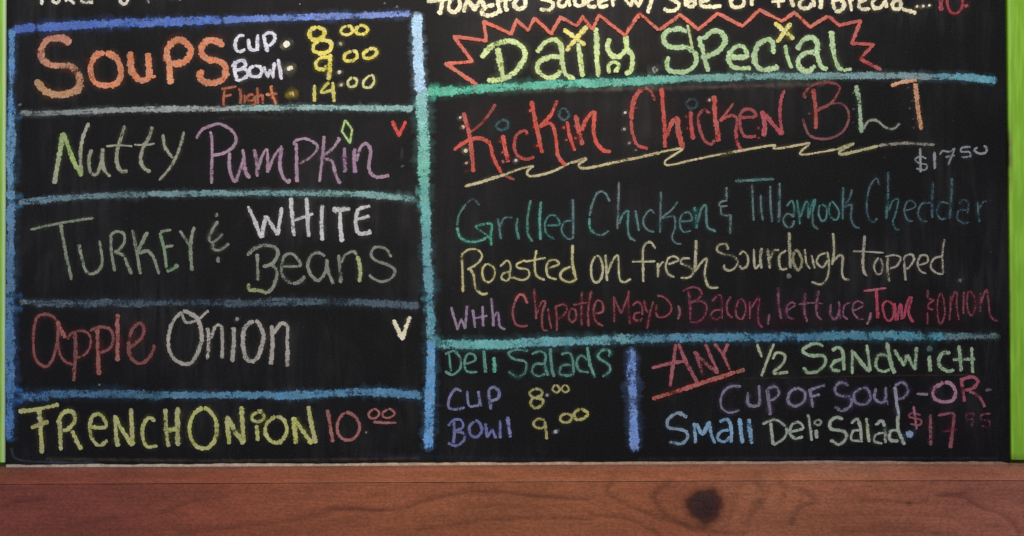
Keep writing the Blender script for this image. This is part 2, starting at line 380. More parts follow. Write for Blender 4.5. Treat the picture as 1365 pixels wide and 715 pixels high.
# ------------------------------------------------------------------ chalk strokes
rs = np.random.default_rng(11)
LAYER = [0]
def resample(S, step):
    d = np.r_[0, np.cumsum(np.hypot(*np.diff(S, axis=0).T))]
    n = max(3, int(d[-1] / step) + 1); t = np.linspace(0, d[-1], n)
    return np.stack([np.interp(t, d, S[:, 0]), np.interp(t, d, S[:, 1])], -1), t, d[-1]
def wob(t, lam, amp):
    k = int(t[-1] / lam) + 4; return np.interp(t, np.arange(k) * lam, rs.normal(0, amp, k))
def grey(c, f):
    g = c @ np.array([.3, .5, .2]); return c * (1 - f) + g * f
def ribbon(pts, w, op, c0, c1, poly, depth, prof, jit=.10, step=1.3, edge_grey=.28, sat=1.0, cap=True, rim=None):
    """pts in photo px. returns V, F, T, A of one soft-edged strip lying on the board"""
    if len(pts) == 1:
        pts = [(pts[0][0] - w * .10, pts[0][1] + w * .05), (pts[0][0] + w * .10, pts[0][1] - w * .05)]; cap = 'dot'
    S = np.array(pts, float) if (poly or len(pts) == 2) else cm(pts, 1.0)
    S, t, L = resample(S, min(step, max(.5, w * .35)))
    k = 1 if len(S) < 8 else 2
    G = np.vstack([S[0] * 2 - S[k:0:-1], S, 2 * S[-1] - S[-2:-2-k:-1]])
    Tn = G[2*k:] - G[:-2*k]; Tn /= np.maximum(1e-9, np.hypot(*Tn.T))[:, None]
    N = np.stack([-Tn[:, 1], Tn[:, 0]], -1)
    hw = w / 2 * (1 + wob(t, 2.2, jit * 1.1) + wob(t, 18, jit * .9)); S = S + N * (wob(t, 6, w * .035))[:, None]
    capf = np.ones(len(t))
    if cap == 'dot':
        # add round ends by extending the centre line
        ex = w * .42; n = 5
        a = S[0] - Tn[0] * ex * np.linspace(1, 0, n, endpoint=False)[:, None]; b = S[-1] + Tn[-1] * ex * np.linspace(0, 1, n + 1)[1:, None]
        ca = np.sqrt(np.clip(1 - np.linspace(1, 0, n, endpoint=False) ** 2, .02, 1)); 
        capf = np.r_[ca, capf, ca[::-1]]; S = np.vstack([a, S, b]); N = np.vstack([np.repeat(N[:1], n, 0), N, np.repeat(N[-1:], n, 0)])
        hw = np.r_[np.full(n, hw[0]), hw, np.full(n, hw[-1])]; t = np.linspace(0, L, len(S))
    elif cap == 'fade': capf = .8 + .2 * np.clip(np.minimum(t, L - t) / (w * .5), 0, 1)
    elif cap:
        r = w * .42; dd = np.minimum(t, L - t) / r; capf = np.sqrt(np.clip(1 - (1 - np.clip(dd, 0, 1)) ** 2, .06, 1))
    us, al, cg = prof
    press = np.clip(1 + wob(t, 7, .13) + wob(t, 26, .12), .5, 1.25)
    if cap == 'fade': press = press * np.clip(np.minimum(t, L - t) / (w * .45), .35, 1)
    V = []; A = []; Tt = []
    n = len(S); m = len(us)
    fr = np.linspace(0, 1, n)[:, None]; base = c0 * (1 - fr) + c1 * fr
    rag = {s_: 1 + rs.normal(0, .085 if len(us) == 9 else .13, n) * min(1, 9 / w) * (prof is not HALO) for s_ in (-1, 1)}
    for j, u in enumerate(us):
        q = S + N * (hw * capf * u * 1.12 * (rag[1 if u > 0 else -1] if abs(u) > .5 else 1))[:, None]
        y = depth - 3e-6 * np.arange(n) - .00010 * (1 - u * u)
        V.append(np.stack([(q[:, 0] - 682.5) / 1000, y, EYE + (357.5 - q[:, 1]) / 1000], -1))
        A.append(op * al[j] * press * np.where(capf < .3, .5, 1) * np.clip(1 + wob(t, 13, .20 if m == 9 else .07), .45, 1.3))
        cc = np.array([grey(x, cg[j] * edge_grey / .28) for x in base])
        if rim is not None and abs(u) > .5: cc = rim(cc)
        Tt.append(cc)
    V = np.stack(V, 1).reshape(-1, 3); A = np.stack(A, 1).ravel(); Tt = np.stack(Tt, 1).reshape(-1, 3)
    F = [(i*m+j, i*m+j+1, (i+1)*m+j+1, (i+1)*m+j) for i in range(n-1) for j in range(m-1)]
    return V, F, Tt, A
PROF = ([-1.0, -.80, -.40, 0, .40, .80, 1.0], [0, .86, 1, .97, 1, .86, 0], [.35, .28, .08, 0, .08, .28, .35])
HALO = ([-1.0, -.55, -.22, 0, .22, .55, 1.0], [0, .35, .9, 1, .9, .35, 0], [0]*7)
def join(parts):
    V = []; F = []; T = []; A = []; o = 0
    for v, f, t, a in parts:
        V.append(v); F += [tuple(i + o for i in q) for q in f]; T.append(t); A.append(a); o += len(v)
    return np.vstack(V), F, np.vstack(T), np.concatenate(A)
VIEW = dict(A=(0,0,4.55),B=(280,0,4.55),C=(0,140,4.55),D=(280,140,4.55),E=(0,270,4.55),F=(280,270,4.55),G=(0,400,4.55),H=(280,400,4.55),
 I=(0,510,4.55),J=(280,510,4.55),K=(560,0,4.55),L=(820,0,4.55),M=(1065,0,4.55),N=(580,110,4.55),O=(820,90,4.55),P=(1065,90,4.55),
 Q=(590,230,5.46),R=(830,230,5.46),S=(1080,230,5.46),T=(590,325,5.46),U=(830,325,5.46),V=(1080,325,5.46),X=(570,450,4.55),Y=(840,450,4.55),Z=(1065,450,4.55),
 W=(0,0,1.0))
GAIN = 1.0
def chalkc(hx, poly=None):
    return grey(lin(hx), .08) * 1.10
def parse(view, hexc, w, op, line):
    out = []
    for part in line.split(';'):
        v = view; c0 = c1 = hexc; ww = w; oo = op; poly = False; pts = []
        for tok in part.split():
            if tok == '!': poly = True
            elif tok[0] == '#':
                q = tok.replace('#', '').split('>'); c0 = q[0]; c1 = q[-1]
            elif tok[0] == 'v': v = tok[1:]
            elif tok[0] == 'w': ww = float(tok[1:])
            elif tok[0] == 'o': oo = float(tok[1:])
            else: pts.append(tuple(float(x) for x in tok.split(',')))
        ox, oy, s = VIEW[v]
        out.append(([(ox + x / s, oy + y / s) for x, y in pts], ww / s, oo, chalkc(c0, poly), chalkc(c1, poly), poly))
    return out
# Each block: "@ view | name | label | colour | stroke width | opacity", then one line per letter or mark.
# Points were measured off enlarged parts of the photograph (VIEW gives each part's corner and scale).
TEXT = r'''
@A|word|pale word cut off by the top edge, above the Soups box|d8d4c8|20|.95
T: w22 255,-60 256,0 254,34 ; w18 200,-60 310,-66
A: 335,-40 322,-5 326,14 350,18 368,-10
K: 398,-50 402,0 400,14 ; 445,-50 405,-20 430,5 456,28
E: 500,-50 498,0 500,14 570,16 ; w16 500,-20 550,-24
@A|word|cream letter o at the top edge above the Soups box|d8d4c8|20|.95
O: 740,-25 732,10 755,28 776,8 772,-22 742,-25
@A|letter_mark|faint grey tail of a letter at the top edge|90908c|11|.8
N: w11 #90908c 890,-30 905,24
@A|letter_mark|faint last marks of a cut-off word at the top edge|a0a09c|12|.7
B: w12 o.7 1015,-5 1045,-6 1070,-10 1096,4 ; w12 o.7 1095,-30 1096,4
@A|word|large orange word Soups|e07e4a|46|1.0
S: #d8826c>#c08c5a 428,272 400,242 350,232 290,247 255,290 252,350 290,388 350,400 420,402 468,440 488,500 465,550 400,572 330,574 270,548 238,515 218,485
o: w42 640,325 590,335 558,380 552,440 575,500 630,520 700,512 732,470 732,410 705,350 640,325
u: w40 795,312 792,360 802,430 835,480 880,488 905,460 902,380 900,322 ; w18 905,450 925,466 948,466
p: w40 1012,380 1015,310 1045,262 1085,244 1130,262 1155,300 1145,350 1110,382 1060,390 1020,382 ; w40 #e28a50 1018,330 1030,420 1035,515
s: w42 1358,285 1315,252 1258,252 1222,290 1228,332 1270,362 1322,372 1362,400 1370,450 1345,488 1290,505 1240,498 1216,465 1226,422
@B|word|white word CUP beside Soups|d6d6e6|21|1.05
C: 212,216 175,222 153,262 158,302 185,316 216,300
U: 232,236 240,288 260,304 284,296 290,208 ; 288,225 292,312
P: w24 328,222 336,270 352,318 ; 318,228 350,202 384,206 394,240 370,272 336,284
dot: w44 #e8e4d0 466,272
@B|word|white word BOWL beside Soups|d6d6e6|21|1.05
B: w24 152,370 152,430 165,494 ; 130,412 165,377 203,370 215,400 182,424 155,430 ; 160,426 214,424 230,455 206,478 165,495
O: 268,400 240,425 250,462 290,466 316,440 305,410 268,399
W: ! 326,402 350,468 366,424 384,472 390,378
L: w24 412,358 434,486
dot: w42 #ece8c8 486,418
@B|price|yellow price 8.00 after CUP|dccf3c|25|1.05
8: 650,168 610,185 605,225 640,245 684,225 692,185 650,168 ; 665,248 630,275 632,312 670,326 720,312 738,275 715,250 665,248
dot: w20 o.8 #a8a088 793,268
0: w21 830,160 800,175 798,204 835,214 865,195 856,166 830,160
0: w21 905,160 885,190 905,210 940,206 957,180 932,158 905,160
@B|price|yellow price 9.00 after BOWL|dccf3c|25|1.05
9: 726,350 682,350 645,382 650,414 690,424 720,400 ; w27 730,328 726,400 722,490
dot: w24 #c8c4ac 785,440
0: w21 862,313 820,330 818,364 860,372 892,350 886,318 862,313
0: w21 962,300 930,328 942,354 985,350 1012,320 996,298 962,300
@B|word|small rust-coloured word Flight under BOWL|b4603a|17|.85
F: 68,540 120,534 165,526 ; 92,540 84,590 84,645 ; 74,588 134,576
l: 180,530 188,580 184,632
i: 211,574 212,630
g: 265,576 236,580 230,606 258,612 270,588 ; 270,578 276,630 248,644
h: 288,530 290,634 ; 292,590 318,580 320,634
t: #dc7c2c 370,518 380,578 402,636 ; #dc7c2c>#a06038 338,576 412,570
dot: w34 #dcc468 495,572
@B|price|pale yellow price 14.00 after Flight|cfc650|19|1.0
1: w24 635,515 634,622
4: 725,500 696,525 674,562 716,556 756,546 ; w22 744,498 750,560 754,622
dot: w20 #c0bca4 796,516
0: w16 #c8c682 866,472 838,498 848,528 880,522 892,492 866,472
0: w18 #c8c682 975,458 934,492 934,528 970,532 996,500 990,466 975,458
@C|word|pale green word Nutty|9a9c86|22|.92
N: w30 #a8a890>#98bc58 330,482 358,320 385,168 ; w29 #98b858>#a4c060 385,165 440,320 496,436 ; w22 #98a078>#a8a89c 494,432 490,290 506,190 542,108
u: 558,268 540,330 548,402 580,425 608,380 622,300 626,260 ; 622,290 632,390 672,438
t: w23 758,124 736,200 712,280 710,350 735,400 778,402 ; w13 645,252 720,246 805,252
t: w25 925,130 908,190 872,260 855,330 872,380 916,410 ; w13 815,242 885,244 942,234
y: w20 988,178 1004,260 1052,326 ; w18 1116,162 1092,260 1040,370 966,460
@D|word|mauve word Pumpkin|a888a2|19|.95
P: -84,208 -50,155 0,130 60,117 125,150 160,205 135,262 70,298 15,306 ; 5,160 14,240 12,360 10,482
u: w20 120,288 118,370 135,440 156,462 180,400 206,330 200,268 ; w24 200,320 218,410 245,446
m: w22 268,268 284,350 286,438 ; 286,400 318,310 345,272 352,340 350,414 ; 356,400 390,310 440,248 ; w24 436,260 426,340 430,400 456,455 492,466
p: w22 526,230 524,330 530,472 ; 506,246 520,217 580,206 640,235 650,270 610,320 542,358
k: w20 692,188 686,290 664,470 ; w21 792,198 742,268 676,322 738,340 762,420 790,482
i: w25 #9c7c9c 816,258 820,414
n: w26 #a480a4 880,262 874,330 880,416 ; w20 886,346 912,262 948,236 974,282 964,380 1000,436 1090,428
leaf: ! w13 #a8c878 820,92 800,162 850,232 862,150 820,92
@D|letter_mark|red letter V in the Nutty Pumpkin box|d8443c|22|1.05
V: ! 1105,94 1145,188 1190,98
@E|word|dull grey-green word Turkey|84907e|20|.88
T: w19 182,166 370,126 572,95 ; w23 370,130 396,280 436,472
u: w19 480,252 500,350 520,410 550,435 602,410 622,350 604,228
r: 676,210 674,280 698,422 ; 664,216 700,178 750,188 756,240 722,290 700,302 750,322 780,390 802,440
k: 806,164 830,300 854,438 ; w22 896,178 852,268 842,306 900,296 940,350 966,438
e: 972,180 1042,166 ; #7c987a 970,180 1000,300 1010,402 ; 1000,270 1056,260 ; w25 #789c74 1010,420 1050,405 1085,380
y: w19 1090,168 1158,272 ; w22 1178,146 1156,262 1166,418
@F|ampersand|dull grey hand-drawn ampersand|848a80|18|.85
&: 50,112 15,170 -4,215 10,245 50,220 82,188 ; 20,245 18,280 50,292 85,275 118,245 ; 46,62 34,92 ; w22 48,328 50,368
@F|word|white capital word WHITE|c2c2c6|27|.98
W: w24 230,22 270,110 312,218 ; w26 312,216 325,150 340,80 ; w26 340,80 375,140 410,200 ; w24 410,202 425,110 436,28
H: w26 492,-30 500,100 512,206 ; w26 586,-30 592,100 600,212 ; w20 505,112 630,68
I: w25 682,12 676,120 682,234
T: w36 740,48 852,38 ; w25 790,55 790,150 800,242
E: w26 975,20 910,38 890,62 ; w24 895,50 884,120 895,190 ; w24 890,105 972,84 ; w26 895,192 940,188 982,176
@F|word|grey-green word Beans|868e82|20|.88
B: w22 225,325 270,282 340,260 400,280 412,320 380,370 320,392 ; w22 286,310 290,400 290,476 ; 320,386 380,384 406,430 390,500 350,552 ; w24 #98a068 350,552 290,532 240,530 236,490
e: w18 440,390 545,384 530,340 490,310 450,330 434,400 450,460 500,495 ; w24 500,494 545,482 578,444
a: w20 700,328 650,304 610,330 594,390 620,450 660,472 700,420 712,345 ; 705,340 722,430 752,498
n: w22 780,316 790,420 794,492 ; w20 795,370 820,320 870,298 892,322 ; w28 #a4b474 894,320 912,420 905,486
s: w18 1102,334 1062,280 1000,274 978,320 1010,355 1080,380 1122,412 1100,460 1040,482 988,460 964,436
@G|word|dusky red word Apple|8c4c4e|21|.85
a: w20 358,150 320,100 262,88 220,118 204,220 210,330 240,388 290,402 330,340 352,230 356,150 ; w28 #b85a56 350,126 368,180 402,234 ; w19 352,240 366,330 410,382 452,392
p: w23 456,196 460,300 450,496 ; w19 408,240 440,200 500,188 546,215 546,290 500,342 458,352
p: w25 #a05854 592,175 595,300 602,458 ; w20 546,188 600,166 660,172 688,220 672,290 606,326
l: w25 #a4605e 715,82 716,200 714,374
e: w23 786,292 850,242 876,182 850,142 804,180 784,260 792,342 842,386 900,360 936,292 930,268
@G|word|greyish white word Onion|a8a49e|25|.94
O: 1110,72 1060,120 1030,190 1024,280 1050,350 1110,386 1165,376 1208,300 1226,220 1202,120 1150,80 1110,72 ; w18 1105,82 1130,136 1198,122 1268,62
n: w22 1260,166 1266,260 1258,362 ; w22 1275,240 1310,160 1344,165 1350,260 1350,358
i: vH w28 145,162 145,260 136,378 ; vH w24 #8c8c88 165,116
o: vH w28 270,130 220,160 200,240 212,330 240,370 285,356 310,290 326,220 300,150 270,130
n: vH w26 375,152 380,260 370,394 ; vH w25 385,205 430,145 470,160 470,250 470,408
@H|letter_mark|cream letter V in the Apple Onion box|e4dcc0|22|1.05
V: ! 1113,118 1165,234 1215,98
@I|word|yellow-green word FRENCH|b2b46c|27|.98
F: w24 112,176 230,162 360,132 ; w27 240,160 250,300 256,432 ; w30 #a8a850 188,276 298,234
R: w27 364,224 370,414 ; w26 350,250 388,182 440,178 456,230 420,280 378,292 ; w27 440,288 470,360 498,408
E: w21 545,270 642,270 630,215 595,190 555,220 548,300 570,355 610,382 656,348
N: w28 697,196 714,392 ; w28 #b8bc60 697,200 750,300 806,386 ; w27 796,154 806,384
C: w24 944,236 905,214 870,260 868,340 900,390 958,382
H: w28 1003,156 1010,300 1025,394 ; w31 1080,148 1078,270 1082,386 ; w29 #bcc05c 1010,292 1080,280
@J|word|yellow word ONION after FRENCH|b6ba66|27|.98
O: vI w27 1235,155 1180,190 1150,270 1165,350 1210,396 1270,392 1310,330 1312,240 1280,180 1235,155
N: w27 102,198 118,376 ; w28 102,205 150,290 206,374 ; w27 190,142 206,370
i: w27 284,256 290,356 ; w18 290,182 258,200 262,230 300,237 328,214 315,184 290,182 ; w16 285,172 320,168
O: w25 400,208 345,250 338,310 375,358 430,358 466,300 450,230 400,208
N: w28 #bec248 505,208 525,374 ; w30 #bec248 508,212 560,290 622,374 ; w28 595,142 618,260 642,370
@J|price|dusty pink price 10.00|aa6a68|19|.92
1: w22 712,162 730,260 746,364
0: 822,182 775,240 778,310 820,348 880,332 908,270 882,210 822,182
dot: w13 #888078 948,303
0: w14 990,163 963,190 974,216 1006,216 1027,190 1012,165 990,163
0: w14 1080,163 1048,185 1055,211 1090,213 1120,190 1102,165 1080,163
underline: w17 988,240 1060,243 1134,245
@K|word|cream word Tomato at the top edge|ece4bc|26|1.08
T: 138,-120 134,0 120,94 ; w22 40,12 150,0 210,-20
o: 215,-20 178,20 178,62 212,76 244,40 236,0 215,-20
m: ! 262,78 288,-5 330,58 372,0 400,60
a: 452,30 400,45 372,80 405,96 450,88 480,70 ; 470,-30 476,40 492,84
t: 520,-60 518,40 535,70 ; w20 480,8 560,-2
o: w30 605,-20 572,28 600,58 636,34 630,-8 605,-20
@K|word|cream word Sauce at the top edge|ece4bc|25|1.08
S: 800,-50 745,-40 735,-5 790,10 806,36 780,62 722,60
a: 862,-20 838,25 868,42 898,8 ; 900,-20 906,44
u: 936,-20 944,30 985,32 994,-20 ; 994,0 1002,36
c: 1055,-14 1016,14 1030,42 1070,40
e: 1085,12 1130,-2 1112,-24 1086,6 1094,42 1142,34
r: 1164,-22 1172,46 ; 1172,0 1200,-25
@L|word|cream marks w/ at the top edge|ece4bc|23|1.08
w: ! 56,-10 92,34 112,-10 142,42 165,-15
slash: 236,-50 196,86
@L|word|cream word Side at the top edge|ece4bc|25|1.08
S: 385,-50 330,-30 345,0 385,22 378,56 330,68 290,52
i: 425,-20 428,44
d: 482,-90 484,40 ; 480,0 442,12 444,40 484,40
e: 520,12 562,0 548,-22 522,4 524,36 580,42 645,38
@L|word|cream word of at the top edge|e4dcb4|24|1.05
o: 742,-18 700,10 716,42 764,42 784,8 742,-18
f: 870,-90 836,-60 828,0 828,40 ; w18 800,-20 860,-24
@L|word|cream word Flatbread at the top edge|e4dcb8|25|1.06
f: 990,-80 988,0 992,52 ; w20 945,12 1030,8
l: 1066,-80 1068,0 1082,46
a: 1155,-14 1118,20 1130,50 1170,50 1196,20 ; 1194,-20 1208,46
t: 1238,-90 1246,0 1248,58 ; w18 1210,-18 1275,-22
b: vM 200,-90 204,0 215,66 ; vM 205,10 250,0 272,30 254,66 215,74
r: vM 302,-20 318,74 ; vM 310,6 340,-20
e: vM 365,14 402,0 385,-24 364,10 372,54 432,56
a: vM 480,-18 445,14 458,52 496,44 520,10 ; vM 522,-20 530,52
d: vM 612,-90 616,56 ; vM 610,0 568,18 574,54 618,54 ; vM w22 620,54 660,66 712,82
dots: vM w17 o.9 715,42 ; vM w17 o.9 752,40 ; vM w17 o.9 790,36
@M|price|dark pink price 10 at the top edge|a83a48|28|.9
1: w32 862,-90 862,72
0: w18 930,-60 902,-20 900,30 920,76 962,80 990,36 985,-20 960,-60 930,-60
dot: w28 #a84a4c 1014,38
@K|starburst_outline|coral zigzag outline round Daily Special|dc7058|22|.98
left: ! 348,518 155,388 318,376 205,224 403,250 385,132 552,208 584,124 655,188 695,112 795,208 850,108 950,160 985,106 1046,182 1084,92 1240,218 1330,86 1448,188
middle: ! vL 265,186 395,92 505,182 620,82 770,162 875,62 1010,132 1085,78 1182,168 1290,98
right: ! vM #cc6258>#b85452 175,98 245,156 374,128 318,266 448,272 372,362 500,428
@K|word|pale green word Daily|c4dc84|35|1.0
D: 372,354 430,285 520,252 590,266 638,320 616,390 555,455 490,484 405,490 ; w37 470,290 486,380 502,470
a: w31 708,322 760,258 820,244 856,280 860,380 882,450 940,484 ; w33 852,350 790,345 722,380 714,430 760,470 820,465 855,425
i: w30 958,262 974,370 986,470
l: w34 1066,168 1072,320 1082,472
y: w31 1147,232 1140,300 1180,348 1230,330 1252,290 ; w31 1246,215 1252,290 1288,350 1276,430 1240,450 ; w25 1206,428 1180,430 1206,400 1175,378 1142,400 1148,450
cross: w28 #e2d84c 868,178 1004,278 ; w28 #e2d84c 1012,158 884,312
@L|word|pale green word Special|acd092|34|.98
dot: w38 #909890 o.7 240,424
S: 438,196 380,176 310,200 294,250 340,288 430,290 480,322 490,380 460,420 400,440 330,430 310,390 328,345 ; w18 #b8c488 438,150 468,300
p: w34 508,220 536,330 562,440 ; w34 530,240 590,194 640,200 664,250 630,308 560,342 516,345
e: w31 700,345 792,345 784,292 740,282 695,320 690,370 730,414 825,414
c: w33 962,330 956,265 925,242 870,270 845,330 850,390 890,424 955,418 992,404
i: w26 1030,272 1045,350 1072,418
a: w32 1100,305 1140,247 1190,230 1225,262 1226,340 1252,408 1290,424 ; w35 1220,325 1160,320 1112,360 1116,412 1165,434 1216,400
l: w32 vM 195,186 205,300 232,400 268,430 ; w21 vM 265,430 322,420
cross: w30 #dcd458 965,138 1084,242 ; w30 #dcd458 1066,140 978,262
@N|word|coral red word Kickin|d0523e|24|.96
K: w28 172,180 205,300 226,450 232,548 ; w18 #a85048>#98403a 368,132 300,228 218,304 ; w22 112,412 200,352 280,342 330,372 352,450 402,552 ; w18 #a05048 400,552 440,575 482,590
i: w27 410,318 425,400 444,488
c: w20 #b84c44 562,322 545,294 500,315 480,370 490,430 540,466 606,455
k: w27 584,112 610,250 650,432 ; w22 742,108 700,200 630,272 ; w25 630,270 700,250 730,320 745,440 792,508
i: w24 800,235 815,320 848,418
n: w30 852,196 870,290 892,384 ; w25 890,296 920,220 965,182 960,280 975,360 1020,414 1068,420
ring: w19 #3a5a64 o.85 400,232 370,264 400,290 440,275 438,238 400,232
ring: w16 #485e68 o.8 780,155 752,195 780,230 812,200 780,155
dots: w20 #e0d8b8 155,215 ; w20 #d4b8a0 170,270 ; w24 #e0dcb8 185,415 ; w20 #c8a090 190,490 ; w18 #6c4644 190,540 ; w18 #a8524a 395,360 ; w18 #a8524a 410,425 ; w18 #a8605a 412,482 ; w18 #c8b8b0 490,475 ; w20 578,172 ; w20 604,270 ; w20 620,385 ; w16 780,275 ; w16 #a8524a 796,350 ; w18 #a8524a 850,265 ; w16 #a8524a 852,340
@O|word|red word Chicken after Kickin|c84c40|24|.94
C: w20 #b05a50 242,204 215,146 175,124 ; w30 175,124 130,165 105,232 96,320 ; w23 #b8504c 96,320 105,400 135,470 200,495
h: w27 280,122 290,250 300,380 302,490 ; w31 305,430 345,332 378,318 384,400 412,494
i: w26 #b84c4c 456,265 460,350 472,442
c: w20 #a84c50 578,285 540,258 505,300 512,370 540,440 582,466 605,440
k: w33 600,170 606,300 628,455 ; w18 #a84e50 718,216 680,268 632,326 ; w22 #b04c50 630,325 700,295 738,312 732,400 744,470 780,512
e: w20 #a84e54 748,306 850,300 830,260 780,260 756,300 760,370 790,420 855,420
n: w30 #b84454 890,262 905,340 900,424 ; w31 #bc4456 900,280 960,350 1016,412 ; w21 #b04a58 1015,408 1000,300 1006,190 1028,138
ring: w22 #384850 o.8 460,192 430,220 452,250 490,240 492,206 460,192
dots: w17 #dcd8d0 60,276 ; w17 #b8b4b0 56,376 ; w17 #988c88 85,460 ; w15 #787070 125,502 ; w17 #c8a49c 572,200 ; w16 #80403c 430,300 ; w16 #80403c 435,370 ; w18 #80343c 868,370 ; w16 #80343c 870,430 ; w16 #a85050 125,248
@P|word|letters B L T in dusky red, pale green and tan|944c4a|17|.88
B: w19 42,190 30,165 70,118 130,95 200,95 243,118 235,160 190,220 105,265 ; w25 #b05048 84,130 100,260 100,378 ; w17 #845056 105,265 200,222 270,230 303,290 280,370 220,420 140,436 60,410 18,310 ; w16 #6c4044 62,282
L: w25 #94b494 345,108 365,220 378,402 ; w15 #8c9688 380,390 420,328 470,324 520,362 570,375 612,338 ; w15 #486050 330,155 ; w15 #40484c 330,255 ; w13 #3a4040 326,335
T: w26 #d29c76 556,112 640,88 716,78 ; w27 #cc946c 703,95 720,240 742,382 ; w16 #484844 660,125 ; w16 #444444 685,205 ; w16 #484848 670,250 ; w15 #444444 690,315 ; w15 #484848 695,368
@P|price|small grey price $17 50|88909a|12|.9
$: 772,556 735,540 704,560 730,583 772,592 762,622 708,615 ; w15 733,488 736,638
1: w17 820,508 823,620
7: 852,532 872,508 915,512 944,492 925,540 902,598 ; w13 885,545 946,534
5: w14 1040,482 988,488 984,513 1030,514 1036,540 982,547
0: w15 1082,484 1062,504 1095,524 1132,516 1134,488 1118,474
@N|underline_squiggle|cream jagged squiggle underlining Kickin Chicken BLT|c4b888|16|.9
one: w19 178,632 300,598 430,558 ; w14 430,558 520,524 600,506 ; w15 600,506 560,540 582,570 700,545 820,490 ; w17 820,490 916,464 872,500 912,522 1100,484 1365,428
two: vO w14 270,516 340,502 412,494 330,548 300,576 330,594 500,555 ; vO w15 500,555 750,508 960,474 972,494 1182,460 ; vO w15 1182,460 1125,514 1148,530 1340,498
three: vP w18 #b4b080 225,500 330,462 250,508 272,526 480,478 ; vP w20 #8c887c 480,474 650,462 826,470
@Q|word|teal word Grilled|488880|16|.82
G: w15 #50646a 272,244 222,196 172,228 ; w17 172,228 120,310 105,400 ; w20 #46a08c 105,400 125,470 190,506 270,500 335,465 ; w19 #40a088 232,396 350,374 352,450 356,536 ; w15 #409080 240,400 330,465 350,500
r: w17 #588086 402,332 415,420 426,492 ; w14 #588086 415,400 450,335 514,330
i: w21 548,328 538,400 556,494
l: w19 641,202 620,320 620,440 654,508
l: w22 #44988e 716,208 706,340 712,494
e: w16 #3c7e7e 760,388 850,378 820,318 772,320 744,380 760,450 818,490
d: w20 #5c7c82 946,192 950,320 950,470 ; w15 #507e82 946,350 890,360 865,410 882,460 920,486 958,470
@Q|word|grey-teal word Chicken before the ampersand|5a7c80|16|.8
C: w17 1218,215 1182,150 1130,148 1090,230 1070,320 ; w19 #4c9488 1068,330 1072,405 1110,448 ; w15 1110,448 1160,457 1212,424
h: w17 #68787e 1283,68 1278,240 1272,415 ; vR w18 #4c8484 -28,380 0,310 40,284 36,390 50,470 96,502
i: vR w15 92,275 105,350 118,430
c: vR w15 232,302 200,274 160,320 150,370 180,420 232,436
k: vR w16 278,138 275,280 270,444 ; vR w15 402,212 350,280 285,332 370,322 380,400 360,470 385,515 428,522
e: vR w15 #4c7c80 420,360 504,346 480,292 432,308 414,370 440,432 498,426
n: vR w21 #468888 520,246 535,330 535,412 ; vR w17 #508486 545,366 570,272 604,240 608,330 620,400 678,432
@R|ampersand|small grey-teal ampersand before the second teal name|647c7e|16|.8
&: 755,106 756,200 ; w14 762,206 715,215 704,245 765,246 ; w14 714,248 716,300 750,316 785,306 ; w19 786,305 780,452
@R|word|teal word Tillamook|5a7a7e|16|.78
T: w19 #54807e 815,66 960,56 1104,50 ; 940,80 945,200 952,354
i: w17 1004,162 1006,260 1019,354
l: w15 1072,96 1075,230 1086,366
l: w18 1142,74 1140,230 1136,370
a: w15 #44807e 1190,252 1230,208 1248,260 1240,330 ; 1245,322 1200,302 1168,345 1190,395 1230,396 1250,350
m: w16 #3c7e7c 1268,198 1280,290 1288,382 ; w16 #3c7e7c 1290,330 1328,226 1345,220 1350,340 ; vS w16 #388080 -12,330 10,240 34,200 15,290 ; vS w17 #4c686c 15,290 20,380 58,418
o: vS w15 #3f7c7c 72,238 60,300 82,352 112,338 118,260 72,238
o: vS w16 #3f7c7c 150,214 134,270 150,330 190,345 208,290 172,226 150,214
k: vS w17 #48707a 240,108 236,220 234,348 ; vS w15 #506c78 304,122 285,190 245,250 300,240 295,330 320,390 360,408
@S|word|faint blue-grey word Cheddar|4a6a78|15|.72
C: 504,98 482,44 440,90 415,180 410,280 435,350 460,362 488,334
h: w17 565,-6 565,150 ; w21 #3c7078 566,150 552,344 ; w15 #3c7078 570,280 600,210 638,200 620,300 600,360 625,415 658,410
e: w14 690,280 764,250 740,208 700,220 684,290 710,352 748,354
d: w17 891,66 886,200 885,334 ; w14 880,222 810,230 783,300 810,352 856,356
d: w20 1031,40 1026,180 1012,344 ; w14 1010,230 950,220 918,290 950,340 990,334
a: w13 1078,232 1120,200 1150,230 1140,310 ; 1135,272 1080,280 1070,340 1120,372 1156,362
r: w17 1215,208 1220,290 1230,368 ; w11 o.5 1225,272 1260,216 1322,205
@T|word|cream word Roasted|bcb67e|16|.92
R: w18 140,72 145,220 148,356 ; w17 134,82 190,44 250,44 286,85 260,140 178,192 ; w18 200,182 225,230 240,320 280,366 332,364
o: w16 322,148 290,190 300,260 340,280 376,240 376,180 322,148
a: 416,168 470,124 496,170 488,230 512,258 ; 490,202 440,220 430,254 470,270 496,236
s: 604,120 542,148 550,176 620,190 628,236 580,266 508,244
t: w18 682,46 670,140 682,230 744,266 ; w15 598,132 752,104
e: 765,182 846,150 820,120 772,130 755,180 770,240 832,262
d: w22 946,6 945,140 972,268 ; w18 932,166 870,200 860,250 920,280 976,262
@T|word|cream word on|bcb892|16|.9
o: w18 1116,92 1085,150 1084,240 1110,282 1150,262 1166,190 1150,110 1116,92
n: w18 1184,78 1190,170 1196,274 ; 1195,224 1240,120 1276,90 1282,200 1292,262 1326,280 1372,256
@U|word|cream word fresh|b4b090|17|.9
f: 242,40 200,-10 155,18 146,100 150,284 ; w15 66,132 238,130
r: w20 256,138 256,248 ; w13 258,180 284,140 304,134
e: w17 330,152 404,120 372,94 330,110 314,170 330,220 378,246
s: w16 492,110 440,108 424,140 490,174 512,214 480,246 418,250
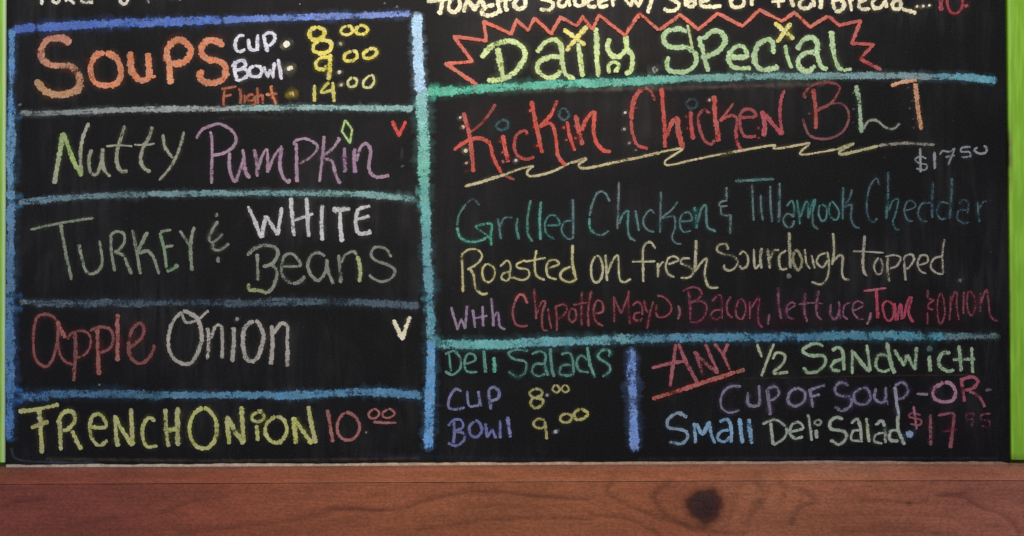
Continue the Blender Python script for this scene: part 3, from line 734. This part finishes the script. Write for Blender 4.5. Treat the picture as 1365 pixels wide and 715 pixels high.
h: w23 536,-28 530,110 526,214 ; w18 532,196 570,140 612,112 597,210 612,290 640,320 698,320
@U|word|pale tan word Sourdough, its letters crowded together|a8a488|17|.86
S: w18 768,48 750,4 700,10 684,45 730,76 800,90 836,130 820,172 780,196 742,184 738,150
o: 846,82 880,58 910,100 905,160 870,182 846,158
u: w18 955,36 955,120 965,178 998,148 ; w20 1010,28 1002,100 1010,184
r: w20 1054,34 1070,184 ; 1070,112 1100,52 1140,44
d: w25 #a09c82 1210,-86 1214,50 1220,184 ; w18 1190,48 1140,92 1148,180 1200,186
o: w22 #94906e 1248,56 1240,130 1278,196 1304,130 1278,62 1248,56
u: w17 1324,36 1336,140 1365,186 ; vV w18 8,80 20,130 30,188
g: vV w17 112,68 60,90 48,140 90,172 126,120 ; vV w16 124,56 136,150 125,240 80,296 6,278
h: vV w18 164,-78 172,50 158,158 ; vV w18 165,134 210,86 236,102 230,200 246,256 296,262
@V|word|greyish word topped|a09c90|16|.86
t: w23 396,-62 384,80 386,190 412,238 ; w13 306,56 420,60 534,66
o: w15 500,104 463,160 480,216 512,216 526,160 500,104
p: w17 566,100 560,180 572,280 ; w15 544,96 610,84 656,105 630,160 576,184
p: w17 680,95 685,180 692,272 ; w15 680,96 730,78 756,110 722,168 694,184
e: w15 790,157 850,135 850,90 802,90 780,150 800,200 844,218
d: w16 976,-34 960,80 966,218 ; w16 960,92 900,110 875,170 920,216 968,222
dot: w25 #646468 o.8 1090,268
@T|word|lilac word with|9880a4|18|.86
W: w20 62,456 85,540 112,632 ; w17 112,626 130,560 142,545 ; 138,552 166,622 ; 166,618 178,448
i: 220,478 238,616
t: w20 290,452 296,606 ; w16 225,546 328,524
h: w22 354,392 365,500 370,606 ; w17 370,542 400,500 410,540 415,600 458,628
@T|word|dull red word Chipotle|94464e|16|.78
C: w21 #c05c60 618,438 592,382 560,372 525,426 ; w19 #984a58 525,426 510,500 530,580 570,602 622,596
h: w16 664,324 675,450 682,552 ; w17 685,512 720,425 746,430 724,520 730,622 768,632
i: 765,468 780,560 792,622
p: 820,448 830,540 830,640 ; 820,460 880,444 906,480 870,530 828,552
o: w17 930,480 918,540 940,572 972,540 962,480 930,480
t: 1015,346 1010,500 1012,602 ; w15 950,446 1062,428
l: w18 1081,340 1060,480 1062,606
e: w18 1110,512 1166,490 1160,430 1122,418 1100,480 1110,560 1170,602
@U|word|dull red word Mayo and its comma|90404e|16|.76
M: vT w15 1246,380 1250,575 ; vT w16 1246,392 1302,514 ; vT w16 1302,510 1352,370 ; w16 44,340 40,450 54,592
a: w17 70,452 110,424 142,470 140,522 ; w18 132,500 90,510 84,550 120,562 148,540
y: w15 155,408 170,480 198,502 ; w15 222,418 200,500 176,624
o: w15 246,378 300,390 346,440 352,490 310,530 250,526 244,440
comma: w16 #946070 404,448 416,500 400,552
@U|word|plum red word Bacon and its comma|8a3e58|16|.74
B: w18 478,340 490,450 490,562 ; w16 432,350 500,318 555,330 572,370 540,410 490,428 ; 490,430 570,420 612,460 592,530 545,570 486,572
a: 648,424 690,378 720,400 722,552 ; 715,482 660,490 644,530 680,552 712,530
c: 788,384 758,440 765,510 802,540
o: 850,406 825,470 830,530 870,547 896,480 882,420 850,406
n: 924,418 926,552 ; 930,476 970,412 992,396 984,500 990,580 1018,612
comma: w18 #845c78 1068,508 1054,594
@U|word|plum word lettuce|865070|16|.72
l: w19 1130,316 1135,450 1152,552
e: 1190,492 1252,450 1230,428 1194,460 1200,530 1252,552
t: w17 1330,356 1320,470 1342,574 ; w15 1276,442 1366,432
t: vV w17 60,340 45,450 50,520 84,556 ; vV w14 0,430 94,436
u: vV w17 150,438 145,510 180,552 210,490 206,418 ; vV 205,480 218,552
c: vV 292,430 250,450 238,520 272,552
e: vV 310,492 382,450 350,418 314,440 310,500 350,546 394,546
comma: vV w18 #946880 442,498 430,550 408,592
@V|word|crimson word Tom|b03e5c|19|.86
T: w18 #b05a6c 382,346 470,336 554,324 ; w28 480,340 485,440 490,548
o: w18 562,418 528,450 540,530 572,562 602,530 600,450 562,418
m: w22 608,430 622,565 ; w22 628,560 656,440 668,555 ; w22 676,545 715,405 748,398 ; w20 736,405 714,500 748,578
@V|ampersand|small crimson ampersand before onion|8c3c54|15|.75
&: w17 856,332 852,400 ; w18 852,400 896,412 862,436 858,470 896,482 ; w15 852,500 850,594
@V|word|plum red word onion at the end of its line|884254|15|.72
o: 950,358 925,430 930,550 950,582 976,520 970,420 950,358
n: w16 1022,378 1018,470 1010,562 ; w16 1018,450 1046,360 1068,368 1064,450 1080,556
i: 1115,346 1112,514
o: 1152,346 1140,450 1166,522 1196,490 1196,400 1152,346
n: 1238,356 1236,504 ; 1235,444 1280,338 1296,420 1312,530 1368,566
@X|word|teal word Deli heading the salads|58988e|16|.86
D: 104,102 160,84 200,130 196,190 150,226 104,204 ; w14 130,96 142,208
e: 225,162 286,140 280,104 240,104 224,160 240,206 304,210
l: w20 340,76 352,218
i: w25 #4cac9a 402,118 406,216
@X|word|teal word Salads|4f8e86|16|.84
S: 612,82 540,75 492,96 520,130 595,150 592,210 545,240 488,204
a: 628,104 680,84 716,110 710,170 732,236 ; 705,162 650,165 634,214 680,236 716,220
l: w19 744,64 750,170 768,242
a: w18 806,104 860,94 880,140 886,218 ; w18 870,168 815,172 800,220 850,232 890,216
d: w19 #58a090 968,56 985,160 1016,248 ; 975,142 930,110 904,150 920,200 980,212
s: w18 #58a092 1108,122 1100,80 1056,80 1034,120 1090,160 1107,200 1058,238
@X|word|violet word CUP under Deli Salads|7c82b4|17|.88
C: 208,327 170,314 135,360 128,420 165,436 228,424
U: 240,322 250,410 285,416 314,400 310,322 ; 314,380 328,422
P: w20 370,320 375,370 386,438 ; w19 365,322 400,302 434,330 426,370 378,387
@X|word|violet word BOWL under Deli Salads|6c74b2|19|.88
B: 160,505 162,590 155,642 ; 122,538 160,500 205,505 212,545 165,570 ; 165,570 215,580 222,620 175,657 122,640
O: 285,508 254,545 264,595 305,602 328,560 312,515 285,508
W: ! 350,518 362,604 392,560 418,612 ; w18 440,496 440,614
L: w23 #7c82bc 484,478 502,608
@X|price|small yellow price 8.00 for the salad cup|a8a460|16|.92
8: 650,313 618,337 645,364 688,350 692,322 650,313 ; 645,368 624,398 650,428 692,410 698,378 645,368
dot: w20 #90909c 725,350
0: w13 776,288 758,315 780,334 802,315 776,288
0: w13 836,288 813,312 835,332 858,315 836,288
@X|price|small yellow price 9.00 for the salad bowl|a8a460|16|.92
9: w17 712,500 670,494 643,520 660,546 700,548 716,520 ; w19 712,506 718,560 722,620
dot: w26 #a8a8b4 776,572
0: w19 842,463 808,480 814,510 855,514 876,480 842,463
0: w21 #bcb65c 926,434 888,465 903,496 945,492 970,460 926,434
@Y|word|dusky pink word ANY|a85866|21|.88
A: w22 276,36 260,170 240,300 ; w22 290,36 340,150 408,278 ; w22 128,186 240,158 345,142
N: w18 388,80 420,160 446,238 ; w21 395,90 460,160 534,220 ; w20 456,38 490,120 532,212
Y: w20 508,36 560,100 604,198 ; w20 592,36 566,104
underline: w28 #c45850 132,372 300,320 500,255 640,210 ; w26 #a86450 640,212 696,192
@Y|word|pale green figure one half|a8b496|18|.9
1: w17 768,38 798,122
slash: 872,36 834,130 794,238
2: w18 862,134 888,94 936,108 926,160 868,216 960,210
@Z|word|pale green word Sandwich|92b090|21|.88
S: 148,54 110,38 58,50 22,78 60,108 148,114 156,160 112,206 52,212 24,178
a: 198,82 240,60 266,100 272,202 ; 262,132 212,150 200,190 252,206
n: w19 322,72 322,224 ; w24 328,84 390,170 432,210 ; w21 410,42 420,120 432,206
d: w25 530,26 550,130 578,222 ; w21 540,112 482,110 464,170 500,206 552,196
w: w22 574,72 640,174 ; w19 640,168 652,100 ; w21 652,100 702,200 ; w21 704,198 712,56
i: w26 788,108 796,210 ; w38 #4c6c6c o.75 790,68
c: w23 918,94 870,94 845,140 860,180 905,206 942,196
h: w21 968,46 985,210 ; w20 1045,56 1052,218 ; w21 928,136 1070,130
@Y|word|grey-violet word CUP over Small|80789a|18|.84
C: 674,296 602,300 555,350 552,420 600,456 668,440
u: 714,328 715,402 760,416 784,395 780,288 ; 784,390 792,414
p: w22 828,308 840,400 852,474 ; 830,310 880,300 902,340 870,376 834,382
@Y|word|grey-violet word of in capitals|80789a|18|.84
O: 1010,308 965,340 958,392 1000,416 1052,390 1058,335 1010,308
F: w20 1088,308 1108,428 ; w18 1082,320 1184,288 ; w17 1090,362 1152,344
@Z|word|grey-violet word Soup|7a7298|18|.84
S: w20 304,292 250,274 218,310 240,348 310,366 312,415 260,442 212,420
o: 380,308 334,340 344,395 395,406 432,370 416,315 380,308
u: 465,306 458,370 500,396 524,370 526,296 ; 526,370 542,412
p: w20 #8484a0>#98a4b8 580,296 592,400 604,480 ; 578,292 630,274 662,320 630,366 594,377
@Z|word|pink-violet word OR between dashes|a46a88|19|.86
dash: w17 #8c7c90 712,341 784,346
O: w23 #ac7896 880,274 820,310 818,365 870,392 930,380 948,330 922,285 880,274
R: w24 #a44e68 984,256 992,320 1004,394 ; w21 #a44e68 972,258 1050,240 1084,270 1050,310 1000,322 ; w19 #9c5068 1030,325 1090,360 1128,424
dash: w17 #6c6070 1126,322 1174,314
@Y|word|sky blue word Small|76a8d0|22|.92
S: w21 #7c98b4 348,484 285,460 228,500 236,548 320,562 350,600 310,644 232,632
m: w22 388,516 396,644 ; w22 400,520 438,582 478,510 ; w24 478,506 490,580 514,646
a: w20 538,512 590,498 612,550 612,642 ; w19 605,560 550,570 530,610 570,632 606,600
l: w25 662,488 670,560 682,644
l: w27 718,492 726,570 738,648
@Y|word|pale grey word Deli beside Small|9caaa2|17|.88
D: w18 852,515 860,600 866,654 ; 800,526 880,500 946,550 932,610 866,652
e: 975,572 1048,550 1020,514 980,530 968,580 1000,612 1050,600
l: w18 1078,462 1090,540 1102,630
i: w24 1126,556 1132,614 ; w13 #8a9890 1136,498 1158,512 1140,532 1116,518 1136,498
@Z|word|pale grey-green word Salad with a blue dot|9caaa2|19|.88
S: w21 268,497 225,484 184,520 200,558 270,570 286,610 240,648 188,620
a: 313,522 350,494 370,540 378,638 ; 366,562 325,570 318,620 372,628
l: w21 #a8b89c 408,486 415,560 422,638
a: w21 462,534 500,505 520,550 524,642 ; 516,577 465,590 458,630 508,642
d: w21 600,468 602,560 640,652 ; w20 600,562 555,570 552,620 604,627
dot: w46 #7c98c8 670,586
@Z|price|dim plum price $17.95|904860|15|.8
$: w14 738,472 690,455 668,480 736,500 732,530 672,526 ; w15 #a06078 694,416 712,560
1: w21 #885468 795,462 798,656
7: w17 838,472 900,462 942,460 ; w22 942,462 930,560 916,674 ; w12 o.6 868,572 964,558
9: w13 o.62 #7c4056 1058,458 1015,468 1018,500 1058,492 ; w13 o.62 #7c4056 1060,456 1056,500 1044,548
5: w13 o.62 #7c4056 1162,462 1110,468 1104,500 1152,506 1152,546 1106,534
'''
# Rules drawn with the side of the stick: label | then strokes; view W = photo px
LINES = r'''
royal blue line over the Soups box | #4468b8 w13 o.95 17,40 50,37 ; #4a6ebe w12.5 o.97 46,37.5 100,34 176,31 300,27 ; #5c7cc4>#7890d0 w9.5 o.93 296,27 412,23 500,20.5 549,18.5
blue line down the left side | #5088c0 w9.5 o.95 16.5,37 15.5,90 14.5,150 ; #5c90b4 w14 o.85 15,140 14.5,200 14.5,270 ; #4c78a4 w14 o.82 14.5,262 14,330 14,400 ; #4476ac w15.5 o.85 13.5,392 13,450 13.5,530 ; #4076b8 w14 o.85 13.5,520 12.5,560 12,590
pale blue and turquoise line down the middle | #a8cce8 w15 o.98 555,15 557,60 560,126 ; #62b4a0 w17 o.92 562,112 564,170 565,240 ; #6cb8b0>#5c9cac w14 o.88 565,232 568,300 570,360 ; #5898ac w14.5 o.85 570,350 573,400 576,460 ; #589cd8 w14 o.95 575,450 574,510 572,560 571,603
grey line under the Soups box | #7c8688 w8 o.72 24,151 70,151 110,149.5 ; #909a9a w8.5 o.85 100,149.5 170,146.5 240,145.5 320,145 ; #84b0b0 w8.5 o.9 310,144.5 400,143.5 480,144.5 552,145
grey-blue line under the Nutty Pumpkin box | #5c7c90 w10 o.72 22,271 50,268 80,264.5 ; #64808a w9.5 o.78 74,265 140,261 200,259 ; #6c9498 w9 o.82 194,259 300,258 390,257.5 ; #74a4a4 w9.5 o.82 384,257.5 470,259 530,263 556,268
dull slate line under the Turkey box | #647c90 w8 o.8 24,402 40,403 54,404.5 ; #3c4a5a w12 o.62 46,405 160,404.5 300,404 ; #4e6272 w12.5 o.68 294,404.5 400,402.5 480,404 562,408
blue line under the Apple Onion box | #3c6ca0 w15 o.75 22,527 40,529 70,527 ; #3c6888 w13 o.75 62,526 150,525 220,528 ; #4c86ac w10.5 o.82 210,526.5 300,527 370,527 ; #4a86b0 w12.5 o.84 362,527.5 430,525.5 480,522.5 530,524.5 566,528
turquoise line under the Daily Special heading | #4cb498 w13 o.94 566,123 600,122 650,117.5 ; #58b4a0 w13 o.93 640,118 740,112.5 820,110.5 ; #5cb0a0 w12.5 o.9 812,111 860,107.5 910,105.5 ; #6c9496 w10.5 o.82 900,105.5 1000,102.5 1120,101.5 ; #74929c w10 o.85 1110,101.5 1180,101 1246,103 ; #4a98b0 w10.5 o.93 1240,102.5 1290,103.5 1330,108
blue-green line under the sandwich description | #5cacb0 w14 o.85 581,458 640,460 700,457.5 ; #5c9cac w13.5 o.82 690,457 760,455 850,452 ; #3c78a0 w13 o.8 840,452 960,450 1090,449.5 ; #4488a0 w13 o.82 1080,449 1180,447.5 1260,449 ; #5c747c w10 o.7 1252,449 1300,448 1334,449
periwinkle line between the salads and the sandwich offer | #6a90d4 w13.5 o.96 841.5,462 843,520 845,570 845.5,604
'''
def build_text():
    blocks = []; cur = None
    for ln in TEXT.strip().splitlines():
        if ln.startswith('@'):
            v, name, label, hx, w, op = [s.strip() for s in ln[1:].split('|')]
            cur = (v, name, label, hx, float(w), float(op), []); blocks.append(cur)
        else:
            ch, body = ln.split(':', 1); cur[6].append((ch, body))
    names = dict(word='chalk_word', price='chalk_price', ampersand='chalk_ampersand', letter_mark='chalk_letter_mark',
                 starburst_outline='starburst_outline', underline_squiggle='underline_squiggle')
    lay = 0
    for bi, (v, name, label, hx, w, op, letters) in enumerate(blocks):
        parsed = [(ch, parse(v, hx, w, op, body)) for ch, body in letters]
        # dust rubbed into the board around the strokes: the word's own mesh
        hal = []
        for ch, sts in parsed:
            for k, (pts, ww, oo, c0, c1, poly) in enumerate(sts):
                sat = lambda c: np.clip(c.mean() + (c - c.mean()) * 1.6, 0, 1)
                hal.append(ribbon(pts, ww * (1.7 if oo > .85 else 2.1) + 3.0, (.09 if oo > .85 else .17) * oo, sat(c0), sat(c1), poly, -.00004 - .00002 * (lay % 9), HALO, jit=.08, step=3.0, cap=True)); lay += 1
        V, F, T, A = join(hal); V = V.copy()
        wo = link_mesh(names[name], V, F, M_DU, board, T, A); wo['label'] = label + (' in chalk' if 'chalk' not in label else '')
        if name in ('starburst_outline', 'underline_squiggle'):
            st = [s for _, sts in parsed for s in sts]; groups = [('stroke', st)]
        else: groups = parsed
        groups = [g for ch, sts in groups for g in ([(ch, sts)] if ch != 'dots' else [('spot', [s]) for s in sts])]
        for ch, sts in groups:
            rb = []
            for pts, ww, oo, c0, c1, poly in sts:
                lay += 1
                big = ww > 6
                e = (lambda c: c * .50 + lin('c0aa84') * .42) if big and label.startswith('large') else None
                if oo <= .85: c0, c1 = grey(c0, .12), grey(c1, .12)
                rb.append(ribbon(pts, ww * .93, oo, c0 * GAIN, c1 * GAIN, poly, -.00075 - .00007 * (lay % 10), PROF, edge_grey=.45 if big else .2, rim=e))
            V, F, T, A = join(rb)
            nm = {'dot': 'full_stop', 'spot': 'dot_mark', 'comma': 'comma', 'dash': 'dash', 'ring': 'ring', 'leaf': 'leaf_mark', 'cross': 'cross_mark', 'underline': 'underline', 'slash': 'slash', 'stroke': 'stroke'}.get(ch, 'digit' if ch in '0123456789' else 'letter')
            o = link_mesh(nm, V, F, M_CH, wo, T, A)
LG = 1.12
def build_lines():
    lay = 0
    prof = ([-1.0, -.84, -.6, -.3, 0, .3, .6, .84, 1.0], [0, .38, .78, .96, 1, .96, .78, .38, 0], [.1, .05, 0, 0, 0, 0, 0, .05, .1])
    for ln in LINES.strip().splitlines():
        label, body = ln.split('|'); sts = parse('W', '808080', 10, 1, body); rb = []; hal = []
        for q, (pts, ww, oo, c0, c1, poly) in enumerate(sts):
            lay += 1
            if q: c0 = sts[q-1][4] * .45 + c0 * .55
            rb.append(ribbon(pts, ww * 1.03, oo * 1.06, c0 * LG, c1 * LG, poly, -.00030 - .00005 * (lay % 7), prof, jit=.07, step=1.2, cap='fade'))
            hal.append(ribbon(pts, ww * 1.65, .30 * oo, c0, c1, poly, -.00022 - .00001 * (lay % 5), HALO, jit=.14, step=3.0))
        V, F, T, A = join(hal); h = link_mesh('ruled_line', V, F, M_DU, board, T, A); h['label'] = 'chalk: ' + label.strip() if False else label.strip()
        V, F, T, A = join(rb); link_mesh('stroke', V, F, M_CH, h, T, A)
def smudges():
    # places where old chalk was wiped: broad, faint
    sm = []
    for jx, jy, c in ((22, 157, '4c88ac'), (23, 262, '4c7ca0'), (23, 276, '4878a0'), (22, 395, '4070a0'), (22, 412, '4072a4'), (22, 520, '3c70b0'), (22, 535, '3c70b4'), (557, 140, '6ab0ac'), (560, 152, '68a8a8'),
                      (560, 256, '6ab0ac'), (562, 274, '609ea4'), (567, 398, '5898ac'), (570, 412, '5490b0'), (570, 518, '508cc4'), (570, 535, '508cc8'), (578, 452, '58a4b8'), (587, 461, '5ca8b4'), (573, 130, '58b4a0'), (578, 116, '58b4a0')):
        sm.append(ribbon([(jx - 7, jy), (jx, jy), (jx + 9, jy)], 12, .62, lin(c), lin(c), False, -.00025, HALO, jit=.25, step=2))
    for pts, w, o, c in [([(600,120),(760,120),(960,116),(1100,112)],9,.20,'8c7a70'), ([(24,160),(25,200),(25,250)],9,.10,'3c6078'), ([(22,420),(23,470),(24,515)],10,.16,'3a4c88'),
                         ([(24,300),(23,350),(24,390)],9,.10,'3a5068'), ([(584,470),(583,520),(584,580)],8,.10,'3c6a88'), ([(850,470),(852,540),(853,600)],7,.10,'4a5a90'),
                         ([(290,158),(330,155),(375,159)],9,.05,'8a7460'), ([(535,215),(536,200),(534,195)],6,.16,'70706c'), ([(983,505),(1040,504),(1180,501),(1300,500)],2.5,.22,'6a5048'),
                         ([(15,596),(22,612),(60,616),(130,617)],5,.16,'6c7c90'), ([(470,606),(640,611),(760,613)],9,.07,'4c6490'), ([(60,612),(300,614),(560,611)],6,.12,'8a7c70'),
                         ([(850,612),(1000,611),(1330,611)],6,.10,'5c5c70'), ([(620,300),(700,290),(840,300)],50,.018,'3a5c58'), ([(900,430),(1100,425),(1300,420)],46,.035,'7a2848'),
                         ([(620,150),(800,160),(1000,150)],60,.018,'80403a'), ([(640,60),(800,70),(1100,70)],70,.016,'807058'), ([(1180,545),(1260,570),(1320,590)],50,.03,'5c2040'), ([(60,230),(250,225),(500,220)],70,.014,'605060')]:
        sm.append(ribbon(pts, w, o, lin(c), lin(c), False, -.00002, HALO, jit=.2, step=4))
    V, F, T, A = join(sm); o = link_mesh('wiped_smudges', V, F, M_DU, board, T, A); o['kind'] = 'stuff'; o['label'] = 'faint smudges of wiped chalk'
    sp = []
    for _ in range(330):
        x, y = rs.uniform(25, 1330), rs.uniform(5, 610); c = lin(['706c68', '4c5c66', '6a5048', '585858'][rs.integers(4)])
        sp.append(ribbon([(x, y)], rs.uniform(.7, 1.7), rs.uniform(.25, .7), c, c, False, -.0017, HALO, step=1, jit=.1))
    for x, y, w, h in ((513,5,3,'a8a49c'),(529.5,9.5,3.5,'b0aca0'),(27,140,5,'707478'),(537,222,5,'5c605c'),(133,513,3.5,'706c68'),(400,6,2,'a0a0a0'),(572,2,4,'c8c4b0'),(1051,369,0,'')):
        if w: sp.append(ribbon([(x, y)], w, .9, lin(h), lin(h), False, -.0018, HALO, jit=.1))
    sp.append(ribbon([(830 + 1208/5.46, 325 + 238/5.46)], 6.2, 1.3, lin('74707a'), lin('74707a'), False, -.0018, PROF, jit=.1))
    V, F, T, A = join(sp); o = link_mesh('chalk_specks', V, F, M_DU, board, T, A); o['kind'] = 'stuff'; o['label'] = 'loose specks of chalk on the board'
build_lines(); build_text(); smudges()
print('objects', len(bpy.data.objects))
